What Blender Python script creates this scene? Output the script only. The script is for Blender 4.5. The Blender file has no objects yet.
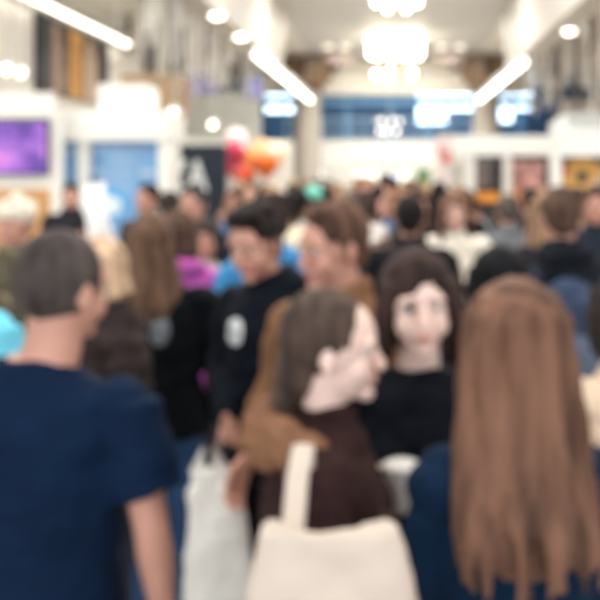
import bpy, bmesh, math, random
import numpy as np
from mathutils import Vector, Matrix, Euler, noise
from mathutils.bvhtree import BVHTree

S = bpy.context.scene
COL = S.collection
R = math.radians

# ------------------------------------------------------------------ camera
cd = bpy.data.cameras.new('camera'); cam = bpy.data.objects.new('camera', cd); COL.objects.link(cam)
CAMZ, F, CX, CY = 1.9, 900.0, 394.0, 172.0
cam.location = (0, 0, CAMZ); cam.rotation_euler = (R(90), 0, 0)
cd.sensor_width = 36; cd.lens = 54
cd.shift_x = (300 - CX) / 600; cd.shift_y = (CY - 300) / 600
cd.clip_start = 0.02; cd.clip_end = 200
cd.dof.use_dof = True; cd.dof.focus_distance = 0.12; cd.dof.aperture_fstop = 30.0
S.camera = cam
# ------------------------------------------------------------------ world
w = bpy.data.worlds.new('world'); S.world = w; w.use_nodes = True
bg = w.node_tree.nodes['Background']; bg.inputs[0].default_value = (0.93, 0.96, 1, 1); bg.inputs[1].default_value = 1.25
# ------------------------------------------------------------------ exposure
S.view_settings.view_transform = 'Standard'; S.view_settings.look = 'None'
S.view_settings.exposure = 0.5; S.view_settings.gamma = 1; S.view_settings.use_curve_mapping = False
S.cycles.use_denoising = True
S.cycles.max_bounces = 7; S.cycles.diffuse_bounces = 4; S.cycles.glossy_bounces = 3
S.cycles.sample_clamp_indirect = 6; S.cycles.caustics_reflective = False; S.cycles.caustics_refractive = False
# ------------------------------------------------------------------ added area lights, no fixtures built
def area(name, loc, sx, sy, power, color=(1, .97, .92)):
    l = bpy.data.lights.new(name, 'AREA'); l.shape = 'RECTANGLE'; l.size = sx; l.size_y = sy
    l.energy = power; l.color = color
    o = bpy.data.objects.new(name, l); COL.objects.link(o); o.location = loc
    return o
for i, (y, e) in enumerate([(0.8, 115), (5.0, 120), (9.5, 190), (14.5, 220), (20, 250), (26, 280), (31, 250)]):
    area('ceiling_fill', (0, y, 6.02), 4.6, 1.1, e)  # area lights added along the ceiling as the hall's main light
for y in (6, 11.5, 16):
    area('side_fill', (-6.6, y, 6.0), 1.6, 3.0, 190); area('side_fill', (6.2, y, 6.0), 1.6, 3.0, 120)  # added out of view to brighten both sides and the tubes
area('ceiling_fill', (0, 36.2, 6.02), 4.6, 1.1, 150)  # added to brighten the white parapet from the front
area('gallery_fill', (0, 41, 5.6), 8, 1.5, 130, (.75, .88, 1))  # added bluish fill for the gallery
area('stall_fill', (-1, 38.6, 2.25), 8, .8, 170)  # added fill that brightens the stalls under the gallery

# ------------------------------------------------------------------ materials
MATS = {}
def srgb(c):
    return tuple((v / 12.92 if v <= .04045 else ((v + .055) / 1.055) ** 2.4) for v in [x / 255 for x in c])
def mat(kind, rgb, rough=.6, strength=0, metal=0, var=.12, scale=None):
    key = (kind, tuple(rgb), rough, strength, metal, var, scale)
    if key in MATS: return MATS[key]
    m = bpy.data.materials.new('%s_%02x%02x%02x' % (kind, *[int(v) for v in rgb])); m.use_nodes = True
    nt = m.node_tree; b = nt.nodes['Principled BSDF']; L = nt.links.new
    c = srgb(rgb)
    b.inputs['Roughness'].default_value = rough; b.inputs['Metallic'].default_value = metal
    if kind == 'light':
        b.inputs['Base Color'].default_value = (*c, 1)
        b.inputs['Emission Color'].default_value = (*c, 1); b.inputs['Emission Strength'].default_value = strength
        MATS[key] = m; return m
    tc = nt.nodes.new('ShaderNodeTexCoord'); mp = nt.nodes.new('ShaderNodeMapping'); L(tc.outputs['Object'], mp.inputs[0])
    nz = nt.nodes.new('ShaderNodeTexNoise'); L(mp.outputs[0], nz.inputs['Vector'])
    sc = scale or {'fabric': 9, 'hair': 26, 'skin': 14, 'paint': 1.5, 'floor': 1.2}.get(kind, 6)
    nz.inputs['Scale'].default_value = sc; nz.inputs['Detail'].default_value = 4
    if kind == 'hair': mp.inputs['Scale'].default_value = (1, 1, .08)
    rp = nt.nodes.new('ShaderNodeValToRGB'); L(nz.outputs['Fac'], rp.inputs[0])
    lo = tuple(v * (1 - var) for v in c); hi = tuple(min(1, v * (1 + var)) for v in c)
    if kind == 'hair': lo = tuple(v * .45 for v in c); hi = tuple(min(1, v * 1.7) for v in c)
    rp.color_ramp.elements[0].color = (*lo, 1); rp.color_ramp.elements[1].color = (*hi, 1)
    rp.color_ramp.elements[0].position = .32; rp.color_ramp.elements[1].position = .68
    L(rp.outputs[0], b.inputs['Base Color'])
    if kind in ('fabric', 'hair', 'skin', 'floor'):
        n2 = nt.nodes.new('ShaderNodeTexNoise'); L(mp.outputs[0], n2.inputs['Vector'])
        n2.inputs['Scale'].default_value = {'fabric': 220, 'hair': 120, 'skin': 160, 'floor': 60}[kind]
        bp = nt.nodes.new('ShaderNodeBump'); bp.inputs['Strength'].default_value = .25; bp.inputs['Distance'].default_value = .004
        L(n2.outputs['Fac'], bp.inputs['Height']); L(bp.outputs[0], b.inputs['Normal'])
    if kind == 'skin':
        b.inputs['Subsurface Weight'].default_value = .08; b.inputs['Subsurface Radius'].default_value = (.02, .008, .004)
    if kind == 'hair': b.inputs['Specular IOR Level'].default_value = .2
    if kind == 'fabric':
        b.inputs['Specular IOR Level'].default_value = .12
    MATS[key] = m; return m
def fab(*c, **k): return mat('fabric', c, .85, **k)
def paint(*c, **k): return mat('paint', c, k.pop('rough', .55), var=k.pop('var', .03), **k)
def hairm(*c): return mat('hair', tuple(int(v * .88) for v in c), .75)
def lightm(c, s): return mat('light', c, .5, s)

# ------------------------------------------------------------------ mesh collector
class P:
    def __init__(s): s.v = []; s.f = []; s.m = []
    def add(s, v, f, m=0):
        b = len(s.v); s.v += [tuple(map(float, x)) for x in v]; s.f += [tuple(i + b for i in q) for q in f]; s.m += [m] * len(f)
        return s
    def join(s, o, M=None, m=None):
        vv = [tuple(M @ Vector(x)) for x in o.v] if M is not None else o.v
        b = len(s.v); s.v += vv
        flip = M is not None and M.to_3x3().determinant() < 0
        s.f += [tuple(i + b for i in (q[::-1] if flip else q)) for q in o.f]; s.m += ([m] * len(o.f) if m is not None else list(o.m)); return s
    def loft(s, pts, rad, m=0, n=16, a0=(1, 0, 0), cap=True):
        pts = [Vector(p) for p in pts]; V = []; Fc = []; a = Vector(a0)
        for i, p in enumerate(pts):
            t = (pts[min(i + 1, len(pts) - 1)] - pts[max(i - 1, 0)]).normalized()
            a = a - t * a.dot(t)
            if a.length < 1e-4: a = Vector((0, 0, 1)) - t * t.z
            a.normalize(); b = t.cross(a)
            r = rad[i]; ra, rb = r if isinstance(r, (tuple, list)) else (r, r)
            for k in range(n):
                th = 2 * math.pi * k / n
                V.append(p + a * (ra * math.cos(th)) + b * (rb * math.sin(th)))
        for i in range(len(pts) - 1):
            for k in range(n):
                k2 = (k + 1) % n
                Fc.append((i * n + k, i * n + k2, (i + 1) * n + k2, (i + 1) * n + k))
        if cap: Fc.append(tuple(range(n - 1, -1, -1))); Fc.append(tuple((len(pts) - 1) * n + k for k in range(n)))
        return s.add(V, Fc, m)
    def ell(s, c, r, m=0, rot=None, nu=16, nv=10):
        V = [Vector((0, 0, -1))]; Fc = []
        for j in range(1, nv):
            ph = -math.pi / 2 + math.pi * j / nv
            for i in range(nu):
                th = 2 * math.pi * i / nu; V.append(Vector((math.cos(ph) * math.cos(th), math.cos(ph) * math.sin(th), math.sin(ph))))
        V.append(Vector((0, 0, 1)))
        for i in range(nu):
            Fc.append((0, 1 + (i + 1) % nu, 1 + i))
            for j in range(nv - 2):
                a = 1 + j * nu; Fc.append((a + i, a + (i + 1) % nu, a + nu + (i + 1) % nu, a + nu + i))
            Fc.append((len(V) - 1, 1 + (nv - 2) * nu + i, 1 + (nv - 2) * nu + (i + 1) % nu))
        if not isinstance(r, (tuple, list)): r = (r, r, r)
        Mx = Euler([R(x) for x in rot]).to_matrix() if rot else Matrix.Identity(3)
        return s.add([Mx @ Vector((x.x * r[0], x.y * r[1], x.z * r[2])) + Vector(c) for x in V], Fc, m)
    def box(s, lo, hi, m=0):
        x0, y0, z0 = lo; x1, y1, z1 = hi
        return s.add([(x0, y0, z0), (x1, y0, z0), (x1, y1, z0), (x0, y1, z0), (x0, y0, z1), (x1, y0, z1), (x1, y1, z1), (x0, y1, z1)],
                     [(0, 3, 2, 1), (4, 5, 6, 7), (0, 1, 5, 4), (1, 2, 6, 5), (2, 3, 7, 6), (3, 0, 4, 7)], m)
    def mesh(s, name):
        me = bpy.data.meshes.new(name); me.from_pydata(s.v, [], s.f); me.polygons.foreach_set('material_index', s.m); me.update(); return me

def link(name, me, mats, parent=None, smooth=True):
    o = bpy.data.objects.new(name, me); COL.objects.link(o)
    if not isinstance(mats, (list, tuple)): mats = [mats]
    while len(me.materials) < len(mats): me.materials.append(None)
    for i, m in enumerate(mats):
        o.material_slots[i].link = 'OBJECT'; o.material_slots[i].material = m
    if smooth: me.polygons.foreach_set('use_smooth', [True] * len(me.polygons)); me.update()
    if parent: o.parent = parent
    return o
def obj(name, p, mats, parent=None, smooth=False, bevel=0):
    me = p.mesh(name)
    if bevel:
        bm = bmesh.new(); bm.from_mesh(me)
        bmesh.ops.bevel(bm, geom=[e for e in bm.edges], offset=bevel, segments=2, affect='EDGES'); bm.to_mesh(me); bm.free()
    return link(name, me, mats, parent, smooth)
def boxo(name, lo, hi, m, parent=None, bevel=0): return obj(name, P().box(lo, hi), m, parent, bevel=bevel)
def empty(name, loc=(0, 0, 0), rz=0):
    o = bpy.data.objects.new(name, None); COL.objects.link(o); o.location = loc; o.rotation_euler = (0, 0, rz); o.empty_display_size = .1; return o
def tag(o, label, cat, group=None):
    o['label'] = label; o['category'] = cat
    if group: o['group'] = group
    return o
def struct(o): o['kind'] = 'structure'; return o
def remesh(p, vox, wrinkle=0, wscale=9, smooth=2, seed=0, zs=1.0):
    """fuse the closed pieces into one continuous surface"""
    me = p.mesh('t'); o = bpy.data.objects.new('t', me); COL.objects.link(o)
    md = o.modifiers.new('r', 'REMESH'); md.mode = 'VOXEL'; md.voxel_size = vox; md.use_smooth_shade = True
    if smooth:
        sm = o.modifiers.new('s', 'SMOOTH'); sm.factor = .5; sm.iterations = smooth
    dg = bpy.context.evaluated_depsgraph_get(); ev = o.evaluated_get(dg); m2 = bpy.data.meshes.new_from_object(ev)
    bpy.data.objects.remove(o); bpy.data.meshes.remove(me)
    n = len(m2.vertices); co = np.empty(n * 3, 'f'); m2.vertices.foreach_get('co', co); co = co.reshape(-1, 3)
    if wrinkle:
        nr = np.empty(n * 3, 'f'); m2.vertices.foreach_get('normal', nr); nr = nr.reshape(-1, 3)
        for i in range(n):
            c = co[i]; q = Vector((c[0] * wscale + seed, c[1] * wscale, c[2] * wscale * zs))
            co[i] += nr[i] * (wrinkle * noise.noise(q) + wrinkle * .4 * noise.noise(q * 2.7))
    out = P(); out.v = [tuple(map(float, c)) for c in co]; out.f = [tuple(f.vertices) for f in m2.polygons]; out.m = [0] * len(out.f)
    bpy.data.meshes.remove(m2); return out

# ------------------------------------------------------------------ picture helpers
def PX(px, Y): return (px - CX) * Y / F
def PZ(py, Y): return CAMZ - (py - CY) * Y / F

# ================================================================== THE HALL
cream = paint(236, 231, 221); white = paint(240, 239, 234); grey = paint(190, 188, 184); warmgrey = paint(170, 160, 150)
dteal = paint(38, 66, 92); navyw = paint(20, 36, 54)
struct(boxo('floor', (-10, -3, -.1), (10, 46, 0), mat('floor', (205, 200, 192), .35, var=.06)))
struct(boxo('ceiling', (-3, -3, 6.1), (3, 34, 6.3), paint(190, 187, 183)))
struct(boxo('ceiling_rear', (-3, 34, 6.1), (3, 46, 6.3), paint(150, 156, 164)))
for s, nm in ((-1, 'ceiling_left'), (1, 'ceiling_right')):
    lo, hi = sorted((3.0 * s, 10 * s))
    struct(boxo(nm, (lo, -3, 6.1), (hi, 46, 6.3), paint(222, 216, 206)))
struct(boxo('wall_left', (-10.1, -3, 0), (-9.9, 46, 6.1), paint(206, 206, 200)))
struct(boxo('wall_right', (9.9, -3, 0), (10.1, 46, 6.1), paint(196, 190, 182)))
struct(boxo('wall_far', (-10, 45, 0), (10, 45.2, 6.1), paint(70, 106, 140)))
# long bulkheads that carry the line lights
for s, nm in ((-1, 'trim_1'), (1, 'trim_2')):
    p = P(); V = [(2.85, 6.1), (3.0, 4.65), (3.5, 4.65), (3.5, 6.1)]
    pts = [(s * x, y, z) for y in (-3, 24) for x, z in V]
    p.add(pts, [(0, 1, 2, 3)[::-s], (4, 5, 6, 7)[::s], (0, 4, 5, 1)[::-s], (1, 5, 6, 2)[::-s], (2, 6, 7, 3)[::-s], (3, 7, 4, 0)[::-s]])
    struct(obj(nm, p, paint(176, 170, 161)))
# end arch fascia over the gallery, with moulding lines
p = P(); p.box((-5, 34, 4.85), (5, 34.4, 6.12)); p.box((-5, 33.9, 4.85), (5, 34, 4.97)); p.box((-5, 33.93, 5.55), (5, 34, 5.62))
struct(obj('trim_3', p, paint(232, 226, 214)))
# round columns with flared brown capitals
for i, x in enumerate((-3.2, 3.4)):
    c = empty('round_column', (x, 33.2, 0)); tag(c, 'beige round column with flared brown wooden capital, ' + ('beside the sloping light line left of the gallery' if i == 0 else 'right of the gallery, behind the shorter light line'), 'column', 'columns before the gallery')
    rr = [(0, .62), (.3, .62), (.34, .52), (5.0, .5)]
    obj('shaft', P().loft([(0, 0, z) for z, _ in rr], [r for _, r in rr], n=32), paint(158, 150, 140), c, True)
    rr = [(5.0, .52), (5.1, .7), (5.35, .9), (5.65, .98), (5.95, .9), (6.08, .75)]
    obj('capital', P().loft([(0, 0, z) for z, _ in rr], [r for _, r in rr], n=32), paint(122, 98, 74, var=.2), c, True)
    obj('collar', P().loft([(0, 0, 4.86), (0, 0, 4.98)], [.58, .58], n=32), paint(120, 100, 82), c, True)
# gallery: deck with white parapet, railing, blue back wall, bright windows
struct(boxo('slab', (-6.5, 38.2, 2.95), (9.9, 45, 3.2), white))
struct(boxo('parapet_wall', (-4.7, 38, 2.3), (3.2, 38.25, 3.25), paint(244, 242, 236)))
rl = tag(empty('gallery_railing', (0, 38.1, 3.25)), 'pale steel railing with upright bars on top of the white gallery parapet', 'railing')
obj('handrail', P().box((-4.7, -.04, .86), (3.2, .04, .95)).box((-4.7, -.02, .06), (3.2, .02, .12)).box((-4.7, -.02, .46), (3.2, .02, .5)), paint(150, 178, 200), rl)
for i in range(15):
    x = -4.6 + i * .55; obj('upright', P().box((x, -.03, 0), (x + .07, .03, .88)), paint(150, 178, 200), rl)
struct(boxo('trim_4', (-6, 38.6, 4.75), (6, 39.1, 5.1), paint(96, 140, 176)))
for i, x in enumerate((-4.5, -2.4, -.3, 1.5, 3.9, 6.0)):
    struct(boxo('pillar_%d' % (i + 1), (x, 43.5, 3.2), (x + .28, 43.8, 6.1), paint(110, 150, 180)))
for i, (x0, x1, y0, y1) in enumerate([(266, 300, 94, 112), (418, 446, 94, 123), (448, 472, 94, 110), (494, 512, 94, 122), (512, 531, 92, 110)]):
    Y = 42.5; wn = struct(empty('window_%d' % (i + 1), (PX((x0 + x1) / 2, Y), Y, PZ(y1, Y)))); hw = (x1 - x0) / 2 * Y / F; h = (y1 - y0) * Y / F
    obj('window_frame', P().box((-hw - .08, 0, -.08), (hw + .08, .1, 0)).box((-hw - .08, 0, h), (hw + .08, .1, h + .08)).box((-hw - .08, 0, 0), (-hw, .1, h)).box((hw, 0, 0), (hw + .08, .1, h)).box((-.03, 0, 0), (.03, .1, h)), paint(170, 195, 215), wn)
    obj('window_pane', P().box((-hw, .03, 0), (hw, .06, h)), lightm((205, 228, 250), 3.6), wn)
# shade wall under the gallery and the white stalls there
struct(boxo('wall_under_gallery', (-6.5, 42, 0), (9.9, 42.2, 2.95), paint(228, 226, 220)))
def stall(x0, x1, Y, top, label, panels, fas=.35, d=1.6, g='white stalls under the gallery', postm=None):
    """panels: (px0, px1, py0, py1, material, part)"""
    st = tag(empty('exhibition_stall', (0, Y, 0)), label, 'stall', g); X0, X1 = PX(x0, Y), PX(x1, Y); pm = postm or white
    obj('fascia', P().box((X0, -.06, top - fas), (X1, .06, top)), pm, st, bevel=.01)
    for x in (X0, X1): obj('post', P().box((x - .05, -.05, 0), (x + .05, .05, top - fas)), pm, st)
    obj('back_wall', P().box((X0, d, 0), (X1, d + .06, top)), pm, st)
    for a, b, c, e, m, nm in panels:
        Yp = Y + d - .05; s2 = 1
        obj(nm, P().box((PX(a, Yp), d - .05, PZ(e, Yp)), (PX(b, Yp), d - .005, PZ(c, Yp))), m, st)
    return st
stall(286, 350, 36, PZ(163, 36), 'white stall with a bright lit screen under the left of the gallery', [(294, 322, 167, 186, lightm((255, 250, 240), 1.7), 'lit_screen'), (284, 292, 164, 188, lightm((225, 236, 255), 1.4), 'light_box')])
stall(352, 410, 36.4, PZ(164, 36.4), 'white stall with a small blue screen below the reflected chandelier', [(384, 395, 176, 187, lightm((140, 170, 255), 1.6), 'blue_screen'), (356, 378, 168, 184, lightm((250, 247, 238), 1.0), 'light_box')])
stall(412, 444, 35.6, PZ(160, 35.6), 'white stall with a green panel beside the long white fascia on the right', [(416, 430, 165, 192, paint(96, 140, 92), 'green_panel'), (400, 413, 168, 184, lightm((255, 250, 240), .9), 'light_box')])

# line lights
def line_light(x, z, y0, y1, r, st, label, g='ceiling line lights'):
    o = tag(empty('line_light', (x, (y0 + y1) / 2, z)), label, 'ceiling light', g); h = (y1 - y0) / 2
    obj('housing', P().box((-r * 1.2, -h, .0), (r * 1.2, h, .14)), paint(190, 190, 188), o)
    for yy in (-h * .8, h * .8): obj('cable', P().loft([(0, yy, .14), (0, yy, 6.07 - z)], [.01] * 2, n=6), grey, o)
    obj('diffuser', P().loft([(0, -h, 0), (0, h, 0)], [(r, r * .8)] * 2, n=14), lightm((255, 250, 238), st), o, True)
line_light(-3.02, 4.5, 19.9, 32.4, .1, 4, 'long glowing light line sloping down in view toward the left column')
line_light(3.06, 4.5, 21.3, 32.4, .1, 4, 'shorter glowing light line in front of the right column')
line_light(-5.15, 4.38, 11.0, 17.4, .07, 3, 'glowing light line above the tall dark picture on the left stand')
# downlights in the bulkheads
for x, y, l in ((-3.05, 15.5, 'round white downlight in the bulkhead, the nearer of the left pair'), (-3.05, 17.9, 'round downlight in the left bulkhead, the farther one next to the light line'), (3.35, 17.2, 'round white downlight in the bulkhead above the hanging tubes on the right')):
    o = tag(empty('downlight', (x, y, 4.62)), l, 'ceiling light', 'round downlights')
    obj('rim', P().loft([(0, 0, -.02), (0, 0, .03)], [.16, .16], n=24), white, o, True)
    obj('bulb', P().ell((0, 0, -.03), (.12, .12, .05)), lightm((255, 250, 240), 5), o, True)
# wall lamps: (px, py, Y)
for px, py, Y, st, l in ((213, 125, 17, 3.5, 'small glowing lamp above the dark sign panel, nearer the balloons'), (173, 114, 11.8, 2.2, 'small glowing lamp over the brown crate corner'), (8, 70, 11.6, 2.5, 'glowing spot lamp near the frame edge beside the dark picture'), (22, 73, 12.0, 2.5, 'glowing spot lamp next to the dark picture'), (192, 39, 22.8, 1.5, 'dim lamp among the hanging tubes')):
    o = tag(empty('spot_lamp', (PX(px, Y), Y, PZ(py, Y))), l, 'lamp', 'small spot lamps')
    obj('bulb', P().ell((0, -.04, 0), (.06, .05, .06)), lightm((255, 246, 225), st), o, True)
    obj('housing', P().loft([(0, 0, 0), (0, .1, .02), (0, .22, .04)], [.1, .1, .05], n=16), paint(215, 212, 205), o, True)
    obj('arm', P().loft([(0, .15, .04), (0, .18, 6.1 - PZ(py, Y))], [.012, .012], n=6), grey, o)

# chandeliers
def chandelier(px, Y, rows, rb0, st, top, label, bulbcol=(255, 247, 228)):
    x = PX(px, Y); o = tag(empty('chandelier', (x, Y, 0)), label, 'chandelier', 'chandeliers on the hall axis')
    lowest = min(r_[0] for r_ in rows)
    obj('stem', P().loft([(0, 0, lowest), (0, 0, top)], [.03, .03], n=8), paint(200, 180, 140), o, True)
    for z, rad, n, *rq in rows:
        rb = rq[0] if rq else rb0
        obj('ring', P().loft([(rad * math.cos(t), rad * math.sin(t), z + rb) for t in [2 * math.pi * k / 24 for k in range(25)]], [.025] * 25, n=6, a0=(0, 0, 1)), paint(205, 185, 145), o, True)
        for k in range(n):
            t = 2 * math.pi * (k + .5) / n
            obj('bulb', P().ell((rad * math.cos(t), rad * math.sin(t), z), (rb, rb, rb * 1.3), nu=12, nv=8), lightm(bulbcol, st), o, True)
chandelier(396, 28, [(PZ(31, 28), .72, 9), (PZ(41, 28), .76, 9), (PZ(52, 28), .74, 9), (PZ(74, 28), .62, 5, .08)], .14, 8, 6.1, 'great blazing tiered chandelier at the end of the hall ceiling')
chandelier(397, 20, [(PZ(6, 20), .3, 4), (PZ(-2, 20), .66, 4)], .075, 7, 6.1, 'glowing chandelier at the top edge, nearer than the great tiered one')
chandelier(389, 39.6, [(PZ(120, 39.6), .52, 7), (PZ(131, 39.6), .42, 5)], .085, 3.2, 6.1, 'small chandelier of pale bulbs, built for a chandelier reflection, before the gallery railing', (255, 240, 225))  # bulbs modelled to imitate a chandelier's dim reflection
# white pendant cylinders beside the great chandelier, dark spotlight trusses beneath
for px in (328, 345, 442, 460):
    Y = 30; o = tag(empty('pendant_lamp', (PX(px, Y), Y, PZ(48, Y))), 'white cylinder pendant beside the great chandelier, ' + {328: 'outermost toward the left column', 345: 'left of the chandelier, the inner one', 442: 'right of the chandelier, the inner one', 460: 'outermost toward the right column'}[px], 'pendant lamp', 'white cylinder pendants')
    obj('shade', P().loft([(0, 0, 0), (0, 0, .6)], [.16, .16], n=18), lightm((250, 242, 228), .9), o, True)
    obj('cable', P().loft([(0, 0, .6), (0, 0, 6.1 - PZ(48, Y))], [.01, .01], n=6), grey, o)
for s, (a, b) in ((0, (288, 354)), (1, (436, 506))):
    Y = 31.5; zt = PZ(57, Y); X0, X1 = PX(a, Y), PX(b, Y)
    o = tag(empty('lighting_truss', ((X0 + X1) / 2, Y, zt)), 'dark lattice lighting truss with a red spotlight, ' + ('left of the great chandelier' if s == 0 else 'right of the great chandelier'), 'truss', 'lighting trusses')
    h = (X1 - X0) / 2; p = P()
    for dz in (-.12, .12): p.box((-h, -.03, dz - .025), (h, .03, dz + .025))
    n = 12
    for k in range(n):
        u0 = -h + 2 * h * k / n; u1 = -h + 2 * h * (k + 1) / n
        p.loft([(u0, 0, -.12 if k % 2 else .12), (u1, 0, .12 if k % 2 else -.12)], [.02, .02], n=6)
    obj('lattice', p, paint(116, 98, 88), o)
    for q in (-.5, .45):
        p = P().loft([(q * h, 0, -.15), (q * h, -.12, -.45)], [.12, .16], n=14); obj('spotlight', p, paint(52, 30, 30), o, True)
    obj('cable', P().loft([(-h * .8, 0, .1), (-h * .8, 0, 6.1 - zt)], [.012] * 2, n=6).loft([(h * .8, 0, .1), (h * .8, 0, 6.1 - zt)], [.012] * 2, n=6), grey, o)

# hanging tube screens
rng = random.Random(5)
def tubes(x0, x1, Y, n, zlo, zhi, mats, label):
    o = tag(empty('hanging_tube_screen', ((x0 + x1) / 2, Y, 6.05)), label, 'hanging decoration', 'screens of hanging tubes'); h = (x1 - x0) / 2
    obj('rail', P().box((-h, -.03, 0), (h, .03, .05)), grey, o)
    for i in range(n):
        x = -h + 2 * h * (i + .5) / n + rng.uniform(-.02, .02); zb = rng.uniform(zlo, zhi) - 6.05; L = rng.uniform(1.1, 2.4)
        y = rng.uniform(-.2, .2); zt = min(-.08, zb + L); r = rng.uniform(.028, .055)
        obj('tube', P().loft([(x, y, zb), (x, y, zt)], [r, r], n=10).loft([(x, y, zt), (x, y, 0)], [.004, .004], n=5), rng.choice(mats), o, True)
tw = [paint(120, 116, 116, rough=.4), paint(248, 246, 241, rough=.4), paint(244, 241, 235, rough=.4), paint(215, 211, 206, rough=.4), paint(236, 232, 226, rough=.3)]
tb = [paint(205, 196, 188, rough=.4), paint(128, 116, 108, rough=.4), paint(92, 82, 78, rough=.4), paint(236, 231, 224, rough=.3)]
tubes(-5.4, -3.75, 19.2, 22, 3.9, 5.0, tw, 'front screen of white and silver hanging tubes on the left')
tubes(-6.1, -3.75, 21.5, 30, 3.5, 5.1, tw, 'middle screen of white hanging tubes on the left')
tubes(-7.6, -3.8, 24.0, 44, 3.7, 5.3, tb, 'rear screen of grey hanging tubes on the left')
tubes(3.7, 6.4, 18.5, 30, 3.3, 4.8, tb, 'front screen of grey brown hanging tubes on the right')
tubes(3.7, 7.0, 21.5, 36, 3.2, 4.8, tb, 'middle screen of taupe hanging tubes on the right')
tubes(3.7, 7.6, 25.0, 40, 3.4, 5.0, tw, 'rear screen of pale hanging tubes on the right')
# lavender screens glimpsed behind the left tubes
for i, (a, b, c, e) in enumerate(((190, 216, 66, 94), (244, 262, 78, 98))):
    Y = 28; o = tag(empty('lavender_screen', (PX((a + b) / 2, Y), Y, PZ(e, Y))), 'dim lavender screen behind the hanging tubes, ' + ('the larger one' if i == 0 else 'the small one by the gallery window'), 'screen', 'lavender screens')
    hw = (b - a) / 2 * Y / F; h = (e - c) * Y / F
    obj('bezel', P().box((-hw - .05, .02, -.05), (hw + .05, .1, h + .05)), paint(150, 148, 160), o)
    obj('display', P().box((-hw, -.0, 0), (hw, .02, h)), lightm((150, 150, 205), .12), o)
    obj('cable', P().loft([(0, .05, h), (0, .05, 6.1 - PZ(e, Y))], [.012] * 2, n=6), grey, o)

# left partition behind the dark sign (cream-grey wall with top at y~140)
struct(boxo('wall_partition_left', (-9.9, 30, 0), (-4.45, 30.15, 4.6), paint(202, 204, 200)))
struct(boxo('wall_partition_right', (5.75, 31, 0), (9.9, 31.15, 4.4), paint(176, 172, 168)))

# ---------------- left stand: upper gallery wall with dark picture
UX = -5.3
ug = tag(empty('stand_side_wall', (UX, 14.5, 0)), 'tall white side wall of the left stand that carries the dark picture', 'partition')
obj('panel', P().box((-.1, -3.5, 2.55), (0, 4.4, 4.25)), paint(238, 235, 228), ug)
obj('lower_panel', P().box((-.1, -3.5, 0), (0, 4.4, 2.55)), paint(232, 230, 224), ug)
pic = tag(empty('wall_picture', (UX + .01, 14.85, 3.1)), 'large dark picture with an orange band and pale brown figures, high on the left stand', 'picture')
def art(name, stops, rot=0, sc=1.0, dist=2.0, em=0, axis='X', rough=.5):
    m = bpy.data.materials.new(name); m.use_nodes = True; nt = m.node_tree; b = nt.nodes['Principled BSDF']; L = nt.links.new
    tc = nt.nodes.new('ShaderNodeTexCoord'); mp = nt.nodes.new('ShaderNodeMapping'); L(tc.outputs['Object'], mp.inputs[0])
    nz = nt.nodes.new('ShaderNodeTexNoise'); L(mp.outputs[0], nz.inputs['Vector']); nz.inputs['Scale'].default_value = sc; nz.inputs['Detail'].default_value = 3; nz.inputs['Distortion'].default_value = dist
    mp.inputs['Rotation'].default_value = (0, rot, 0)
    rp = nt.nodes.new('ShaderNodeValToRGB'); L(nz.outputs['Fac'], rp.inputs[0]); e = rp.color_ramp.elements
    for i, (pos, c) in enumerate(stops):
        el = e[i] if i < 2 else e.new(pos)
        el.position = pos; el.color = (*srgb(c), 1)
    L(rp.outputs[0], b.inputs['Base Color']); b.inputs['Roughness'].default_value = rough
    if em: L(rp.outputs[0], b.inputs['Emission Color']); b.inputs['Emission Strength'].default_value = em
    return m
am = art('painting', [(.36, (22, 20, 24)), (.68, (190, 160, 130)), (.46, (60, 44, 36)), (.52, (130, 100, 80)), (.58, (70, 52, 44))], sc=2.2)
obj('canvas', P().box((0, -1.55, 0), (.06, 1.55, 1.12)), am, pic)
obj('dark_border', P().box((0.0, -1.62, -.03), (.07, -1.1, 1.15)).box((0, 1.2, -.03), (.07, 1.62, 1.15)).box((0, -1.62, 1.1), (.07, 1.62, 1.16)), paint(28, 27, 32), pic)
obj('orange_band', P().box((.06, -.35, 0), (.07, .22, 1.1)), paint(206, 150, 62), pic)
obj('figure', P().box((.055, -1.2, .0), (.066, -.75, .85)).ell((.06, -.97, .9), (.006, .16, .16)), paint(168, 140, 122), pic)
obj('figure', P().box((.055, .35, .0), (.066, .95, .8)).ell((.06, .65, .85), (.006, .18, .18)), paint(196, 172, 148), pic)

# ---------------- left stands facing the aisle
Y = 10.6
st = tag(empty('exhibition_stand', (0, Y, 0)), 'white stand with blue panels behind the head of the man in the navy shirt', 'stall', 'white stands on the left')
obj('fascia', P().box((PX(50, Y), -.1, PZ(141, Y)), (PX(170, Y), .75, PZ(112, Y))), white, st, bevel=.01)
for a, b in ((50, 62), (79, 90), (159, 171)): obj('post', P().box((PX(a, Y), -.06, 0), (PX(b, Y), .06, PZ(140, Y))), white, st)
bl = art('blue_panel', [(.3, (104, 160, 216)), (.7, (150, 190, 230))], sc=1.2, em=.0)
Yb = Y + .1
for a, b, n in ((62, 79, 'narrow_blue_panel'), (90, 159, 'wide_blue_panel')): obj(n, P().box((PX(a, Y), .08, .1), (PX(b, Y), .14, PZ(141, Y))), bl, st)
pt = paint(190, 214, 236)
p = P()
for a, b, c, d in ((94, 101, 146, 152), (104, 150, 148, 151), (94, 101, 168, 175), (106, 132, 172, 174), (136, 155, 170, 176), (104, 140, 160, 162)):
    p.ell((PX((a + b) / 2, Y), .075, PZ((c + d) / 2, Y)), ((b - a) / 2 * Y / F, .006, (d - c) / 2 * Y / F))
obj('pale_print', p, pt, st, True)
p = P().ell((PX(110, Y), .074, PZ(206, Y)), (.12, .008, .12)); obj('white_emblem', p, paint(225, 240, 252), st, True)
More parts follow.
